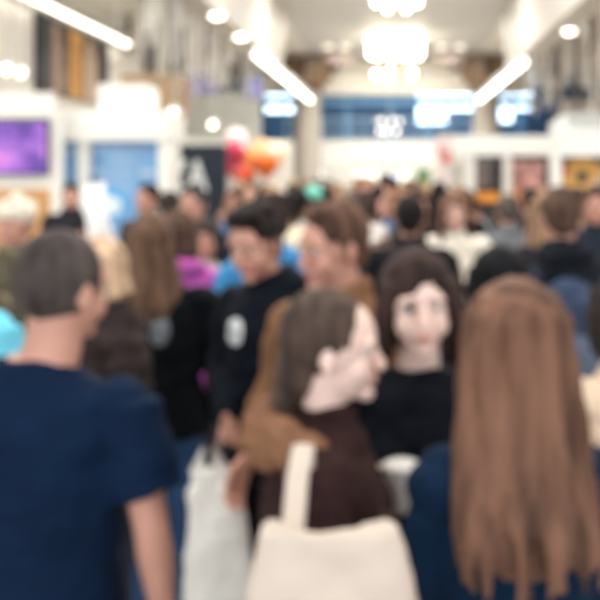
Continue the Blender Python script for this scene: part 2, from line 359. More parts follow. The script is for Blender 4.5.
p = P().ell((PX(113, Y), .078, PZ(204, Y)), (.13, .006, .2)); obj('azure_patch', p, paint(86, 176, 234), st, True)
obj('print_dot', P().ell((PX(65, Y), .075, PZ(150, Y)), (.05, .006, .05)), pt, st, True)

st = tag(empty('exhibition_stand', (0, 10.2, 0)), 'white stand with a purple screen over a tan sign at the left edge', 'stall', 'white stands on the left'); Y = 10.2
obj('fascia', P().box((PX(-60, Y), -.08, PZ(118, Y)), (PX(52, Y), .1, PZ(93, Y))), white, st, bevel=.01)
obj('wall', P().box((PX(-60, Y), .0, 0), (PX(60, Y), .1, PZ(118, Y))), white, st)
obj('tan_sign', P().box((PX(-60, Y), -.03, .6), (PX(50, Y), 0, PZ(189, Y))), paint(200, 150, 96), st)
sc_ = obj('screen', P().box((PX(-60, Y), -.09, PZ(175, Y)), (PX(50, Y), -.02, PZ(121, Y))), paint(40, 30, 60), st)
pm_ = art('purple_picture', [(.28, (52, 28, 96)), (.75, (250, 190, 225)), (.42, (96, 62, 150)), (.55, (150, 100, 190)), (.64, (205, 120, 190))], sc=2.2, dist=.6, em=.35, rot=.6)
obj('display', P().box((PX(-59, Y), -.095, PZ(173.5, Y)), (PX(49, Y), -.088, PZ(122.5, Y))), pm_, sc_)
def text(body, size, loc, m, parent, rz=0, name='lettering', ext=.006, sx=1):
    c = bpy.data.curves.new(name, 'FONT'); c.body = body; c.size = size; c.extrude = ext; c.align_x = 'CENTER'; c.offset = size * .02
    o = bpy.data.objects.new('t', c); COL.objects.link(o); dg = bpy.context.evaluated_depsgraph_get()
    me = bpy.data.meshes.new_from_object(o.evaluated_get(dg)); bpy.data.objects.remove(o)
    me.transform(Matrix.Rotation(R(90), 4, 'X')); me.transform(Matrix.Diagonal((sx, 1, 1, 1)))
    q = link(name, me, m, parent, False); q.location = loc; q.rotation_euler = (0, 0, rz); return q
text('BRAMMED', .2, (PX(-2, Y), -.035, PZ(212, Y)), paint(240, 236, 228), st)
# white block and brown slatted crate on top of the stands
b1 = tag(boxo('display_block', (PX(97, 10.6), 10.6, PZ(112, 10.6)), (PX(146, 10.6), 11.2, PZ(84, 10.6)), paint(246, 244, 240), bevel=.02), 'plain white block standing on top of the blue panel stand', 'block')
b1.data.transform(Matrix.Translation((0, 0, 0)))
cr = tag(empty('slatted_crate', (PX(150, 12.4), 12.3, PZ(120, 12.4))), 'tall brown slatted wooden crate beside the white block', 'crate')
for k in range(9): obj('slat', P().box((-.36 + k * .09, -.05, 0), (-.29 + k * .09, 0, .62)), paint(178 - 6 * (k % 3), 146, 116), cr)
obj('backing', P().box((-.37, 0, 0), (.45, .5, .62)), paint(150, 118, 92), cr)

# shelf block holding the crate: wall of the stand behind
struct(boxo('wall_stand_rear', (PX(62, 12.2), 12.1, 0), (PX(168, 12.2), 12.9, PZ(120, 12.4)), white))

# dark sign panel with white ZA mark
Y = 13.5
dp = tag(empty('dark_sign_panel', (PX(199, Y), Y, 0)), 'dark navy sign panel with big white ZA lettering next to the balloons', 'sign')
hw = 27 * Y / F
obj('board', P().box((-hw, 0, 0), (hw, .12, PZ(145, Y))), navyw, dp)
obj('top_trim', P().box((-hw, -.02, PZ(145, Y)), (hw, .14, PZ(137, Y))), paint(214, 214, 206), dp)
text('ZA', .64, (PX(187.5, Y) - PX(199, Y), -.01, PZ(190, Y)), paint(235, 240, 240), dp, sx=.72)
p = P()
for k in range(7): p.box((PX(173, Y) - PX(199, Y) + k * .07, -.012, PZ(197, Y)), (PX(173, Y) - PX(199, Y) + k * .07 + .045, 0, PZ(194, Y)))
obj('small_print', p, paint(160, 176, 184), dp)
# cream counter wall behind balloons
struct(boxo('wall_stand_mid', (PX(226, 17), 17.3, 0), (PX(290, 17), 17.5, PZ(140, 17)), paint(226, 224, 216)))

# white totem with navy knob left of the blue panel
Y = 8.6
tt = tag(empty('display_totem', (PX(97, Y), Y, 0)), 'slanted white display totem with a small navy knob before the blue panels', 'display')
obj('pedestal', P().loft([(.02, 0, 0), (.06, 0, .9), (.08, 0, 1.2)], [(.22, .14), (.2, .13), (.19, .12)], n=20), paint(244, 246, 248), tt, True); tt.scale = (.8, .8, 1)
obj('upper_panel', P().loft([(.08, 0, 1.15), (.0, 0, 1.45), (-.06, 0, 1.78)], [(.18, .07), (.13, .06), (.15, .05)], n=20), paint(246, 247, 250), tt, True)
obj('knob', P().ell((-.03, -.02, 1.83), (.04, .04, .045)), paint(40, 50, 110), tt, True)

# balloons
Y = 15
def balloon(px, py, r, c, label, Yb):
    x, z = PX(px, Yb), PZ(py, Yb); rr = r * Yb / F
    o = tag(empty('balloon', (x, Yb, z)), label, 'balloon', 'party balloons in a cluster')
    prof = [(-1.25, .02), (-1.15, .1), (-.9, .42), (-.5, .8), (0, .98), (.4, .93), (.75, .66), (.93, .35), (1.0, .02)]
    obj('skin', P().loft([(0, 0, rr * a) for a, _ in prof], [rr * b for _, b in prof], n=20), mat('rubber', c, .25, var=.02), o, True)
    obj('knot', P().loft([(0, 0, -rr * 1.3), (0, 0, -rr * 1.22)], [rr * .08, rr * .03], n=8), mat('rubber', c, .25, var=.02), o, True)
    obj('string', P().loft([(0, 0, -rr * 1.3), (.02, .0, -z * .5), (-x * .0, 0, -z)], [.004] * 3, n=5), grey, o)
for i, (px, py, r, c, l) in enumerate([(236, 137, 9, (246, 226, 226), 'pale pink balloon on top of the cluster'), (234, 150, 9, (214, 62, 98), 'crimson pink balloon below the pale one'),
        (245, 160, 9, (226, 84, 112), 'rose red balloon in the middle of the cluster'), (235, 164, 8, (205, 50, 80), 'dark crimson balloon lowest beside the navy sign'), (254, 156, 8, (246, 150, 70), 'light orange balloon in the middle of the cluster'),
        (266, 161, 9, (242, 112, 34), 'vivid orange balloon low in the cluster'), (262, 147, 8, (246, 190, 140), 'peach balloon above the orange ones'), (276, 151, 9, (244, 222, 190), 'cream balloon at the right end of the cluster'),
        (246, 172, 7, (232, 84, 46), 'red orange balloon at the bottom of the cluster')]):
    balloon(px, py + 3, r * 1.4, c, l, 14.3 + [3, 0, 5, 7, 2, 1, 8, 6, 4][i] * .34)

# ---------------- right stands
Y = 13.2
rs = tag(empty('exhibition_stand', (0, Y, 0)), 'stand with long white fascia, a dark board and a pink poster on the right', 'stall', 'stands on the right')
obj('fascia', P().box((PX(440, Y), -.1, PZ(156, Y)), (PX(562, Y), .1, PZ(136, Y))), white, rs, bevel=.01)
for a, b in ((464, 475), (503, 511), (551, 559)): obj('post', P().box((PX(a, Y), -.06, 0), (PX(b, Y), .06, PZ(155, Y))), paint(228, 226, 220), rs)
obj('back_wall', P().box((PX(475, Y), .6, 0), (PX(552, Y) + .05, .7, PZ(152, Y))), paint(60, 54, 58), rs)
q = obj('dark_board', P().box((PX(475, Y), .5, PZ(193, Y)), (PX(502, Y), .56, PZ(157, Y))), paint(50, 54, 62), rs)
p = P(); r2 = random.Random(3)
for j in range(8):
    x = PX(477, Y)
    while x < PX(494, Y):
        wd = r2.uniform(.02, .06); p.box((x, .49, PZ(161 + j * 3.6, Y)), (x + wd, .5, PZ(161 + j * 3.6, Y) + .022)); x += wd + .015
obj('chalk_lines', p, paint(190, 186, 186), q)
obj('counter_base', P().box((PX(472, Y), .22, 0), (PX(500, Y), .5, PZ(203, Y))), paint(50, 46, 50), rs)
obj('orange_counter', P().box((PX(472, Y), .2, PZ(203, Y)), (PX(500, Y), .5, PZ(193, Y))), paint(236, 156, 62), rs)
pk = art('poster_pink', [(.3, (110, 84, 96)), (.7, (236, 214, 210)), (.45, (170, 128, 132)), (.56, (214, 170, 166))], sc=4)
obj('pink_poster', P().box((PX(512, Y), .5, PZ(190, Y)), (PX(550, Y), .56, PZ(160, Y))), pk, rs)
obj('top_strip', P().box((PX(511, Y), .48, PZ(160, Y)), (PX(551, Y), .56, PZ(155, Y))), paint(58, 44, 48), rs)
obj('counter_base', P().box((PX(512, Y), .22, 0), (PX(546, Y), .5, PZ(203, Y))), paint(50, 46, 50), rs)
obj('orange_counter', P().box((PX(512, Y), .2, PZ(203, Y)), (PX(546, Y), .5, PZ(191, Y))), paint(232, 160, 112), rs)
bd = tag(empty('hanging_banner', (PX(443, 13), 12.9, 0)), 'narrow pale banner with red marks on the end of the long fascia', 'banner')
obj('cloth', P().box((-.09, 0, PZ(190, 13)), (.1, .02, PZ(135, 13))), paint(222, 206, 202), bd); obj('red_mark', P().ell((.05, -.01, PZ(158, 13)), (.07, .01, .09)).ell((-.05, -.01, PZ(150, 13)), (.04, .01, .07)), paint(205, 96, 88), bd, True)
obj('pole', P().loft([(.11, .01, 0), (.11, .01, PZ(133, 13))], [.015] * 2, n=8), grey, bd)
Y = 11.4
rs = tag(empty('exhibition_stand', (0, Y, 0)), 'white topped stand with an orange flower poster at the right edge', 'stall', 'stands on the right')
obj('upper_box', P().box((PX(560, Y), -.1, PZ(157, Y)), (PX(680, Y), .8, PZ(119, Y))), paint(232, 234, 232), rs, bevel=.01)
obj('top_lip', P().box((PX(566, Y), -.16, PZ(119, Y)), (PX(680, Y), .8, PZ(114, Y))), paint(206, 208, 206), rs)
obj('post', P().box((PX(552, Y), 0, 0), (PX(562, Y), .12, PZ(157, Y))), white, rs)
obj('wall', P().box((PX(562, Y), .3, 0), (PX(680, Y), .4, PZ(157, Y))), paint(40, 38, 44), rs)
q = obj('flower_poster', P().box((PX(562, Y), .24, PZ(215, Y)), (PX(640, Y), .3, PZ(163, Y))), art('poster_tan', [(.3, (190, 140, 96)), (.7, (230, 196, 150))], sc=3), rs)
p = P(); cx, cz = PX(586, Y), PZ(177, Y)
for k in range(12):
    t = 2 * math.pi * k / 12; p.ell((cx + .17 * math.cos(t), .235, cz + .17 * math.sin(t)), (.11, .008, .055), rot=(0, -math.degrees(t), 0))
obj('petals', p, paint(226, 176, 96), q, True)
obj('flower_centre', P().ell((cx, .225, cz), (.075, .01, .075)), paint(52, 48, 74), q, True)
obj('red_mark', P().box((PX(564, Y), .22, PZ(176, Y)), (PX(571, Y), .24, PZ(164, Y))), paint(196, 60, 64), q)

# ================================================================== PEOPLE
def head_template(fem):
    p = P(); k = .95 if fem else 1.0
    p.ell((0, 0, .155), (.076, .095, .096), nu=32, nv=20)
    p.ell((0, .026, .088), (.057 * k, .066, .064), nu=28, nv=16)
    p.ell((0, .078, .044), (.024 * k, .02, .019))
    for s in (-1, 1):
        p.ell((s * .036, .06, .1), (.027, .028, .034)); p.ell((s * .03, .082, .163), (.026, .012, .009), rot=(0, s * 8, 0))
        p.ell((s * .010, .106, .104), (.009, .010, .008)); p.ell((s * .079, -.006, .128), (.007, .019, .031), rot=(12, 0, s * -22)); p.ell((s * .078, -.0, .102), (.007, .010, .012))
    p.loft([(0, .088, .152), (0, .096, .13), (0, .109, .108), (0, .102, .098)], [.008, .0095, .012, .008], n=12)
    p.ell((0, .092, .079), (.023, .011, .006)); p.ell((0, .090, .069), (.020, .011, .0075))
    nr = .05 if fem else .058
    p.loft([(0, -.02, -.09), (0, -.014, -.03), (0, -.004, .03), (0, .0, .09)], [nr * 1.25, nr * 1.03, nr * .98, nr], n=24)
    q = remesh(p, .0042, smooth=3)
    v = np.array(q.v)
    for s in (-1, 1):
        d = v - np.array([s * .031, .088, .141]); g = np.exp(-(d[:, 0] ** 2 / .017 ** 2 + d[:, 1] ** 2 / .02 ** 2 + d[:, 2] ** 2 / .011 ** 2)); v[:, 1] -= g * .012
    q.v = [tuple(x) for x in v.tolist()]
    for i, f in enumerate(q.f):
        c = v[list(f)].mean(axis=0)
        if abs(c[0]) < .024 and .065 < c[2] < .082 and c[1] > .092 - abs(c[0]) * .3: q.m[i] = 1
    for s in (-1, 1):
        q.ell((s * .031, .0725, .141), (.0125, .0115, .0075), 2); q.ell((s * .031, .0822, .141), (.0052, .0025, .0052), 3, nu=10, nv=6)
        q.loft([(s * .015, .096, .162), (s * .03, .094, .1655), (s * .048, .078, .158)], [(.0022, .002), (.0028, .002), (.0015, .0012)], 4, n=8)
    return q
def hand_template(grip):
    p = P(); p.ell((0, 0, -.05), (.014, .038, .048)); p.loft([(0, 0, .03), (0, 0, -.02), (0, 0, -.05)], [(.02, .026), (.017, .028), (.013, .036)], n=16)
    for y, L, sp in ((.031, .070, 5), (.0105, .078, 1), (-.0105, .073, -2), (-.031, .057, -6)):
        ang = 12 if not grip else 55; pos = Vector((0, y, -.082)); pts = [pos + Vector((0, 0, .02)), pos]
        a = 0
        for seg, cu in zip((.45, .32, .23), ((14, 22, 18) if not grip else (55, 75, 50))):
            a += R(cu); pos = pos + Vector((-math.sin(a), math.sin(R(sp)), -math.cos(a))) * L * seg; pts.append(pos)
        p.loft(pts, [.0095, .0092, .0085, .0078, .006], n=10); p.ell(pts[-1], .0062, nu=8, nv=6)
    b = Vector((-.006, .024, -.02)); d = Vector((-.35, .7, -.62)).normalized() if not grip else Vector((-.7, .45, -.55)).normalized()
    p.loft([b, b + d * .035, b + d * .062 + Vector((-.004, 0, -.006)), b + d * .08 + Vector((-.008, -.004, -.012))], [.0145, .0118, .0105, .0075], n=10)
    q = remesh(p, .0032, smooth=2); return q
HEADS = {f: head_template(f) for f in (0, 1)}
HANDS = {g: hand_template(g) for g in (0, 1)}
def decim(p, ratio):
    me = p.mesh('d'); o = bpy.data.objects.new('d', me); COL.objects.link(o); md = o.modifiers.new('d', 'DECIMATE'); md.ratio = ratio
    m2 = bpy.data.meshes.new_from_object(o.evaluated_get(bpy.context.evaluated_depsgraph_get())); bpy.data.objects.remove(o)
    q = P(); q.v = [tuple(v.co) for v in m2.vertices]; q.f = [tuple(f.vertices) for f in m2.polygons]; q.m = [f.material_index for f in m2.polygons]; return q
HEADS_LO = {f: decim(HEADS[f], .3) for f in (0, 1)}; HANDS_LO = {g: decim(HANDS[g], .25) for g in (0, 1)}

# pose: joints for a 1.75 m person facing +Y, right hand = +X
def pose(rarm='hang', larm='hang', head=(0, 0, 0), legs=(0, 0), lean=0, fem=0, wide=1.0, hoff=(0, 0, 0)):
    sx = .178 if fem else .195
    A = {'hang': ((sx + .055, -.03, 1.15), (sx + .065, .045, .905)), 'phone': ((sx + .05, -.0, 1.15), (sx - .06, .23, 1.22)), 'up': ((sx + .05, .08, 1.2), (sx - .06, .17, 1.43)),
         'cross': ((sx + .05, .02, 1.15), (-.03, .2, 1.17)), 'hold': ((sx + .05, -.03, 1.15), (sx + .0, .2, 1.05)), 'bag': ((sx + .06, .0, 1.17), (sx + .03, .12, 1.33)), 'fwd': ((sx + .05, .06, 1.16), (sx + .03, .17, .935)),
         'reach': ((sx + .04, .1, 1.22), (sx - .02, .35, 1.2))}
    r = A[rarm] if isinstance(rarm, str) else rarm; l = A[larm] if isinstance(larm, str) else larm
    return dict(fem=fem, sx=sx, wide=wide, head=head, hoff=hoff, lean=lean, legs=legs, R=(r[0], r[1]), L=((-l[0][0], l[0][1], l[0][2]), (-l[1][0], l[1][1], l[1][2])), grip=(rarm in ('phone', 'hold', 'bag', 'up'), larm in ('phone', 'hold', 'bag', 'up')))
def headM(ps):
    y, pt, rl = ps['head']; hk = ps.get('hsc', 1)
    return Matrix.Translation(Vector((0, 0, 1.5)) + Vector(ps['hoff'])) @ Euler((-R(pt), R(rl), -R(y)), 'XYZ').to_matrix().to_4x4() @ Matrix.Diagonal((hk, hk, hk, 1))
def leg_pts(ps, s):
    f = ps['legs'][0 if s < 0 else 1]
    return [(s * .085, 0, .93), (s * .095, .02 + f * .45, .49), (s * .1, -.02 + f, .08 + max(0, -f) * .12)]
def torso(p, ps, e=0.0, z0=.86, top=1.5, flare=0, wb=1.0):
    k = ps['wide']; fem = ps['fem']
    if fem: rings = [(.6, .2, .15), (.72, .19, .145), (.86, .178, .128), (.95, .172, .122), (1.08, .138, .102), (1.22, .152, .122), (1.33, .165, .112), (1.40, .15, .09), (1.445, .098, .072), (1.48, .058, .056)]
    else: rings = [(.6, .185, .14), (.72, .18, .135), (.86, .172, .122), (.95, .166, .12), (1.08, .16, .115), (1.24, .178, .124), (1.35, .19, .118), (1.415, .172, .095), (1.46, .105, .075), (1.5, .062, .06)]
    rings = [r for r in rings if r[0] >= z0 - .001]
    pts = []; rad = []
    for z, a, b in rings:
        y = -.012 - ps['lean'] * 0 + (.01 if z < 1 else 0)
        ee = e + (flare * (1.1 - z) if z < 1.1 else 0)
        pts.append((0, y, z)); rad.append(((a + ee) * k, (b + ee) * (k if k < 1.1 else k * 1.05)))
    p.loft(pts, rad, n=28)
    for s in (-1, 1): p.ell((s * (ps['sx'] - .022), -.01, 1.392), (.062 + e, .058 + e, .06 + e))
    if fem and e < .05:
        for s in (-1, 1): p.ell((s * .07, .085 + e * .8, 1.27), (.058, .045, .055))
def arm(p, ps, s, e=0, to='wrist', frac=.55):
    el, wr = (ps['R'] if s > 0 else ps['L']); sh = Vector((s * ps['sx'], -.01, 1.40)); el = Vector(el); wr = Vector(wr)
    th = .88 if ps['fem'] else 1.0
    if to == 'short':
        m = sh.lerp(el, frac); p.loft([sh, sh.lerp(m, .5), m], [(.056 + e) * th, (.06 + e) * th, (.062 + e) * th], n=18); return
    p.loft([sh, sh.lerp(el, .35), sh.lerp(el, .8), el], [(.054 + e) * th, (.053 + e) * th, (.043 + e) * th, (.041 + e) * th], n=16); p.ell(el, (.041 + e) * th)
    t = wr if to == 'wrist' else el.lerp(wr, .94)
    p.loft([el, el.lerp(wr, .3), t], [(.041 + e) * th, (.043 + e) * th, (.028 + e * .9) * th], n=16)
def shear(p, ps):
    if ps['lean']:
        t = R(ps['lean']); p.v = [((x, y + max(0, z - .95) * math.tan(t), z) if z > .95 else (x, y, z)) for x, y, z in p.v]
    return p
def body_mesh(ps, lod):
    p = P(); torso(p, ps, -.012, z0=.86)
    p.ell((0, 0, .9), (.155, .11, .1))
    for s in (-1, 1):
        arm(p, ps, s, -.004); a, k, f = leg_pts(ps, s); th = 1.0
        p.loft([a, tuple(Vector(a).lerp(Vector(k), .5)), k], [.082, .07, .052], n=16); p.ell(k, .052); p.loft([k, tuple(Vector(k).lerp(Vector(f), .35)), f], [.05, .053, .034], n=14)
        p.ell((f[0], f[1] + .055, f[2] - .04), (.042, .125, .036)); p.ell(f, (.038, .045, .04))
    q = remesh(p, .012 if lod == 0 else .02, smooth=3)
    HD, HN = (HEADS, HANDS) if lod == 0 else (HEADS_LO, HANDS_LO)
    q.join(HD[ps['fem']], headM(ps))
    for i, s in enumerate((1, -1)):
        el, wr = (ps['R'] if s > 0 else ps['L']); d = (Vector(wr) - Vector(el)).normalized()
        M = Matrix.Translation(wr) @ Vector((0, 0, -1)).rotation_difference(d).to_matrix().to_4x4()
        if s < 0: M = M @ Matrix.Diagonal((-1, 1, 1, 1))
        k = .92 if ps['fem'] else 1.0
        q.join(HN[1 if ps['grip'][i] else 0], M @ Matrix.Diagonal((k, k, k, 1)), 0)
    return shear(q, ps)
def top_mesh(ps, kind, lod):
    p = P(); vox = .009 if lod == 0 else .016
    e = {'tee': .006, 'sweater': .016, 'hoodie': .022, 'jacket': .024, 'coat': .03, 'puffer': .04, 'open': .018}[kind]
    torso(p, ps, e, z0={'coat': .6, 'tee': .86}.get(kind, .86), flare=.06 if kind in ('coat', 'tee') else .02)
    for s in (-1, 1):
        if kind == 'tee': arm(p, ps, s, .014, 'short', .72)
        else: arm(p, ps, s, e * .75 - .002, 'cuff')
    nk = .068 if not ps['fem'] else .06
    if kind == 'tee': p.loft([(0, -.012, 1.45), (0, -.012, 1.485)], [nk + .012, nk + .004], n=20)
    elif kind == 'open': p.loft([(0, -.02, 1.43), (0, -.03, 1.475)], [nk + .03, nk + .008], n=20)
    elif kind == 'sweater': p.loft([(0, -.012, 1.44), (0, -.008, 1.515)], [nk + .015, nk + .006], n=20)
    else: p.loft([(0, -.015, 1.43), (0, -.015, 1.50), (0, -.008, 1.535)], [nk + .04, nk + .022, nk + .014], n=20)
    if kind == 'hoodie': p.ell((0, -.085, 1.475), (.115, .055, .06), rot=(20, 0, 0)); p.ell((-.08, -.03, 1.475), (.04, .07, .045)); p.ell((.08, -.03, 1.475), (.04, .07, .045))
    if kind == 'puffer':
        for s in (-1, 1):
            el, wr = (ps['R'] if s > 0 else ps['L']); sh = Vector((s * ps['sx'], -.01, 1.40))
            for a, b in ((sh, Vector(el)), (Vector(el), Vector(wr))):
                for t in (.15, .45, .75): p.ell(a.lerp(b, t), .075 - .012 * t)
        for z, a, b in ((.92, .21, .16), (1.03, .2, .155), (1.14, .195, .15), (1.25, .205, .155), (1.35, .21, .14)): p.ell((0, -.01, z), (a, b, .06), nu=24)
    q = remesh(p, vox, wrinkle={'tee': .009, 'puffer': .012}.get(kind, .013), wscale=11, smooth=2, seed=len(kind), zs=1.5)
    return shear(q, ps)
def legs_mesh(ps, kind, lod):
    p = P(); w_ = .012 if kind == 'slim' else .02
    p.loft([(0, 0, .84), (0, 0, .92), (0, 0, 1.0)], [(.165, .12), (.172, .125), (.165, .12)], n=24)
    for s in (-1, 1):
        a, k, f = leg_pts(ps, s); p.loft([a, tuple(Vector(a).lerp(Vector(k), .5)), k], [.088 + w_ * .3, .078 + w_ * .3, .058 + w_ * .5], n=18); p.ell(k, .058 + w_ * .5)
        p.loft([k, tuple(Vector(k).lerp(Vector(f), .4)), (f[0], f[1], f[2] - .01)], [.058 + w_ * .5, .055 + w_, .046 + w_], n=18)
    return remesh(p, .012 if lod == 0 else .02, wrinkle=.009, wscale=10, smooth=2, zs=.8)
def shoe_mesh(ps, s):
    f = leg_pts(ps, s)[2]; p = P(); x, y, z = f; z -= .08
    p.ell((x, y + .06, z + .045), (.048, .14, .045)); p.ell((x, y - .02, z + .075), (.044, .055, .05)); p.box((x - .045, y - .07, z), (x + .045, y + .185, z + .025))
    return remesh(p, .012, smooth=2)
def hair_mesh(ps, style, lod, seed=1):
    p = P(); c = (0, -.016, .17)
    def back(z1, r0, r1, y1):
        n = 7; pts = [(0, -.05 + (y1 + .05) * (i / (n - 1)), .16 + (z1 - .16) * i / (n - 1)) for i in range(n)]
        p.loft(pts, [((r0 + (r1 - r0) * math.sin(min(1, i / (n - 1) * 1.3) * math.pi / 2)) * (1 if i < n - 1 else .6), (.058 if i < n - 1 else .025)) for i in range(n)], n=22)
    if style == 'buzz': p.ell((0, -.012, .162), (.083, .097, .099), nu=28, nv=18)
    elif style == 'short': p.ell(c, (.086, .1, .1), nu=28, nv=18); p.ell((0, .03, .235), (.06, .05, .03)); p.ell((0, -.06, .12), (.066, .045, .06))
    elif style == 'quiff': p.ell(c, (.086, .1, .1), nu=28, nv=18); p.ell((0, .045, .238), (.065, .05, .036)); p.ell((0, -.03, .245), (.075, .07, .03)); p.ell((0, -.06, .12), (.066, .045, .065))
    else:
        p.ell((0, -.022, .168) if style == 'tied' else c, (.088, .1, .1) if style == 'tied' else (.09, .106, .102), nu=28, nv=18)
        if style == 'bob':
            back(.02, .085, .092, -.05)
            for s in (-1, 1): p.loft([(s * .07, .03, .2), (s * .086, .025, .13), (s * .085, .015, .04), (s * .07, .01, .01)], [(.02, .035), (.022, .04), (.022, .035), (.01, .02)], n=12)
        if style in ('long', 'verylong'):
            back(-.2 if style == 'long' else -.33, .085, .115, -.1)
            for s in (-1, 1): p.loft([(s * .07, .035, .205), (s * .088, .025, .13), (s * .09, .02, .03), (s * .1, .02, -.08), (s * .1, .03, -.15)], [(.018, .03), (.02, .04), (.022, .04), (.025, .04), (.01, .02)], n=12)
        if style == 'pony': p.loft([(0, -.1, .2), (0, -.15, .19), (0, -.165, .1), (0, -.14, -.02), (0, -.13, -.08)], [.025, .035, .038, .03, .01], n=14)
        if style == 'bun': p.ell((0, -.12, .2), (.045, .04, .045))
        if style == 'tied': back(.03, .075, .045, -.08); p.loft([(0, -.09, .05), (0, -.11, -.03), (0, -.1, -.1)], [.035, .03, .012], n=14)
    q = remesh(p, .0065 if lod == 0 else .012, wrinkle=.006 if style not in ('buzz',) else .002, wscale=40, smooth=1, seed=seed, zs=.12)
    M = headM(ps); q.v = [tuple(M @ Vector(v)) for v in q.v]
    return shear(q, ps)
def hat_mesh(ps, kind):
    p = P()
    if kind == 'beanie': p.ell((0, -.012, .19), (.092, .107, .098), nu=24, nv=14); p.loft([(0, -.012, .175), (0, -.012, .215)], [(.097, .112), (.097, .112)], n=28); p.ell((0, -.012, .29), .022)
    else: p.ell((0, -.012, .185), (.09, .105, .088), nu=24, nv=14); p.ell((0, .11, .2), (.06, .075, .008), rot=(-10, 0, 0))
    q = remesh(p, .009, smooth=1); M = headM(ps); q.v = [tuple(M @ Vector(v)) for v in q.v]; return shear(q, ps)
SK = {'fair': (230, 184, 168), 'mid': (204, 152, 134), 'tan': (184, 134, 104), 'pale': (246, 214, 202), 'deep': (110, 76, 58)}
def bodymats(sk, brow=(60, 45, 38)):
    c = SK[sk]; return [mat('skin', c, .5, var=.06), mat('skin', (int(c[0] * .9), int(c[1] * .74), int(c[2] * .74)), .4, var=.05), paint(240, 238, 236, rough=.2), paint(50, 40, 36, rough=.1), hairm(*brow)]
TOPN = {'tee': 't_shirt', 'sweater': 'sweater', 'hoodie': 'hoodie', 'jacket': 'jacket', 'coat': 'coat', 'puffer': 'puffer_jacket', 'open': 'jacket'}
def person(ps, H, X, Y, rz, sk, hs, hc, top, tc, legc, label, lod=0, hat=None, shoes=(30, 30, 34), seed=1, topmat=None):
    root = empty('person', (X, Y, 0), R(rz)); tag(root, label, 'person', 'visitors crowding the hall'); k = H / 1.75; root.scale = (k, k, k)
    root['_'] = 0; del root['_']
    link('body', body_mesh(ps, lod).mesh('body'), bodymats(sk, tuple(int(v * .8) for v in hc)), root)
    if hs: link('hair', hair_mesh(ps, hs, lod, seed).mesh('hair'), hairm(*hc), root)
    t = link(TOPN[top], top_mesh(ps, top, lod).mesh('top'), topmat or fab(*tc), root)
    link('trousers', legs_mesh(ps, 'slim', lod).mesh('legs'), fab(*legc), root)
    for s in (-1, 1): link('shoe', shoe_mesh(ps, s).mesh('shoe'), fab(*shoes), root)
    if hat: link(hat[0], hat_mesh(ps, hat[0]).mesh('hat'), fab(*hat[1]), root)
    return root, t
def child(root, nm): return [c for c in root.children if c.name.split('.')[0] == nm][0]
def patch(par, c, nrm, r, m, name, off=.004, up=(0, 0, 1)):
    """cloth print: a disc or rectangle projected on a garment (local space)"""
    me = par.data; bv = BVHTree.FromPolygons([v.co for v in me.vertices], [p_.vertices for p_ in me.polygons])
    nrm = Vector(nrm).normalized(); u = nrm.cross(Vector(up)).normalized(); v = u.cross(nrm); V = []; Fc = []; n = 12; rx, rz_ = r
    for j in range(n + 1):
        for i in range(n + 1):
            a, b = i / n * 2 - 1, j / n * 2 - 1
            x, y = a * math.sqrt(1 - b * b / 2), b * math.sqrt(1 - a * a / 2)
            o = Vector(c) + u * x * rx + v * y * rz_ + nrm * .3
            h = bv.ray_cast(o, -nrm, .6)[0]; V.append((h if h else o - nrm * .3) + nrm * off)
    for j in range(n):
        for i in range(n): Fc.append((j * (n + 1) + i, j * (n + 1) + i + 1, (j + 1) * (n + 1) + i + 1, (j + 1) * (n + 1) + i))
    p = P().add(V, Fc); return obj(name, p, m, par, True)

# ---- A: man in navy t-shirt, back to us
ps = pose(head=(28, 4, 3), wide=1.04, hoff=(.04, 0, 0))
A, _ = person(ps, 1.77, -.757, 1.9, 0, 'mid', 'buzz', (78, 70, 68), 'tee', (9, 30, 56), (40, 44, 56), 'person in plain navy T-shirt seen from behind, short greying hair, bare forearms')
# ---- J: woman in profile with dark brown top and tote
ps = pose(((.225, .0, 1.15), (.16, .17, 1.1)), 'hang', head=(4, 4, 0), fem=1)
ps['hsc'] = .95
J, Jt = person(ps, 1.665, -.13, 1.79, -88, 'pale', 'tied', (88, 72, 64), 'sweater', (52, 34, 34), (44, 40, 48), 'person in profile facing right, tied brown hair, dark brown sweater, tan fur collar')
p = P()
for k in range(26):
    t = -.2 + 3.54 * k / 25; x, y = .108 * math.cos(math.pi + t), -.05 + .09 * math.sin(math.pi + t); p.ell((x, y, 1.455 + .03 * math.sin(k)), (.04, .038, .034), nu=10, nv=8)
link('fur_collar', remesh(p, .008, wrinkle=.006, wscale=60, smooth=4).mesh('fur'), fab(140, 102, 78, var=.3), J)
# ---- K: woman facing us
ps = pose(((.24, .03, 1.17), (.13, .19, 1.21)), ((.24, .0, 1.16), (.1, .2, 1.12)), head=(-10, 4, 2), fem=1)
ps['grip'] = (True, True)
ps['hsc'] = 1.05
K, Kt = person(ps, 1.685, .062, 2.19, 176, 'pale', 'bob', (60, 44, 42), 'open', (14, 18, 27), (34, 36, 46), 'person facing us with pale face and dark brown bob, black jacket')
# ---- I: tall light-skinned person in tan jacket facing left
ps = pose(((.265, .0, 1.18), (.25, .12, 1.02)), 'hang', head=(16, 8, 0), wide=.98)
I, _ = person(ps, 1.80, -.158, 2.62, 143, 'mid', 'short', (104, 76, 62), 'jacket', (132, 96, 70), (30, 34, 44), 'tall person in tan jacket facing left, arm hanging with bare hand')
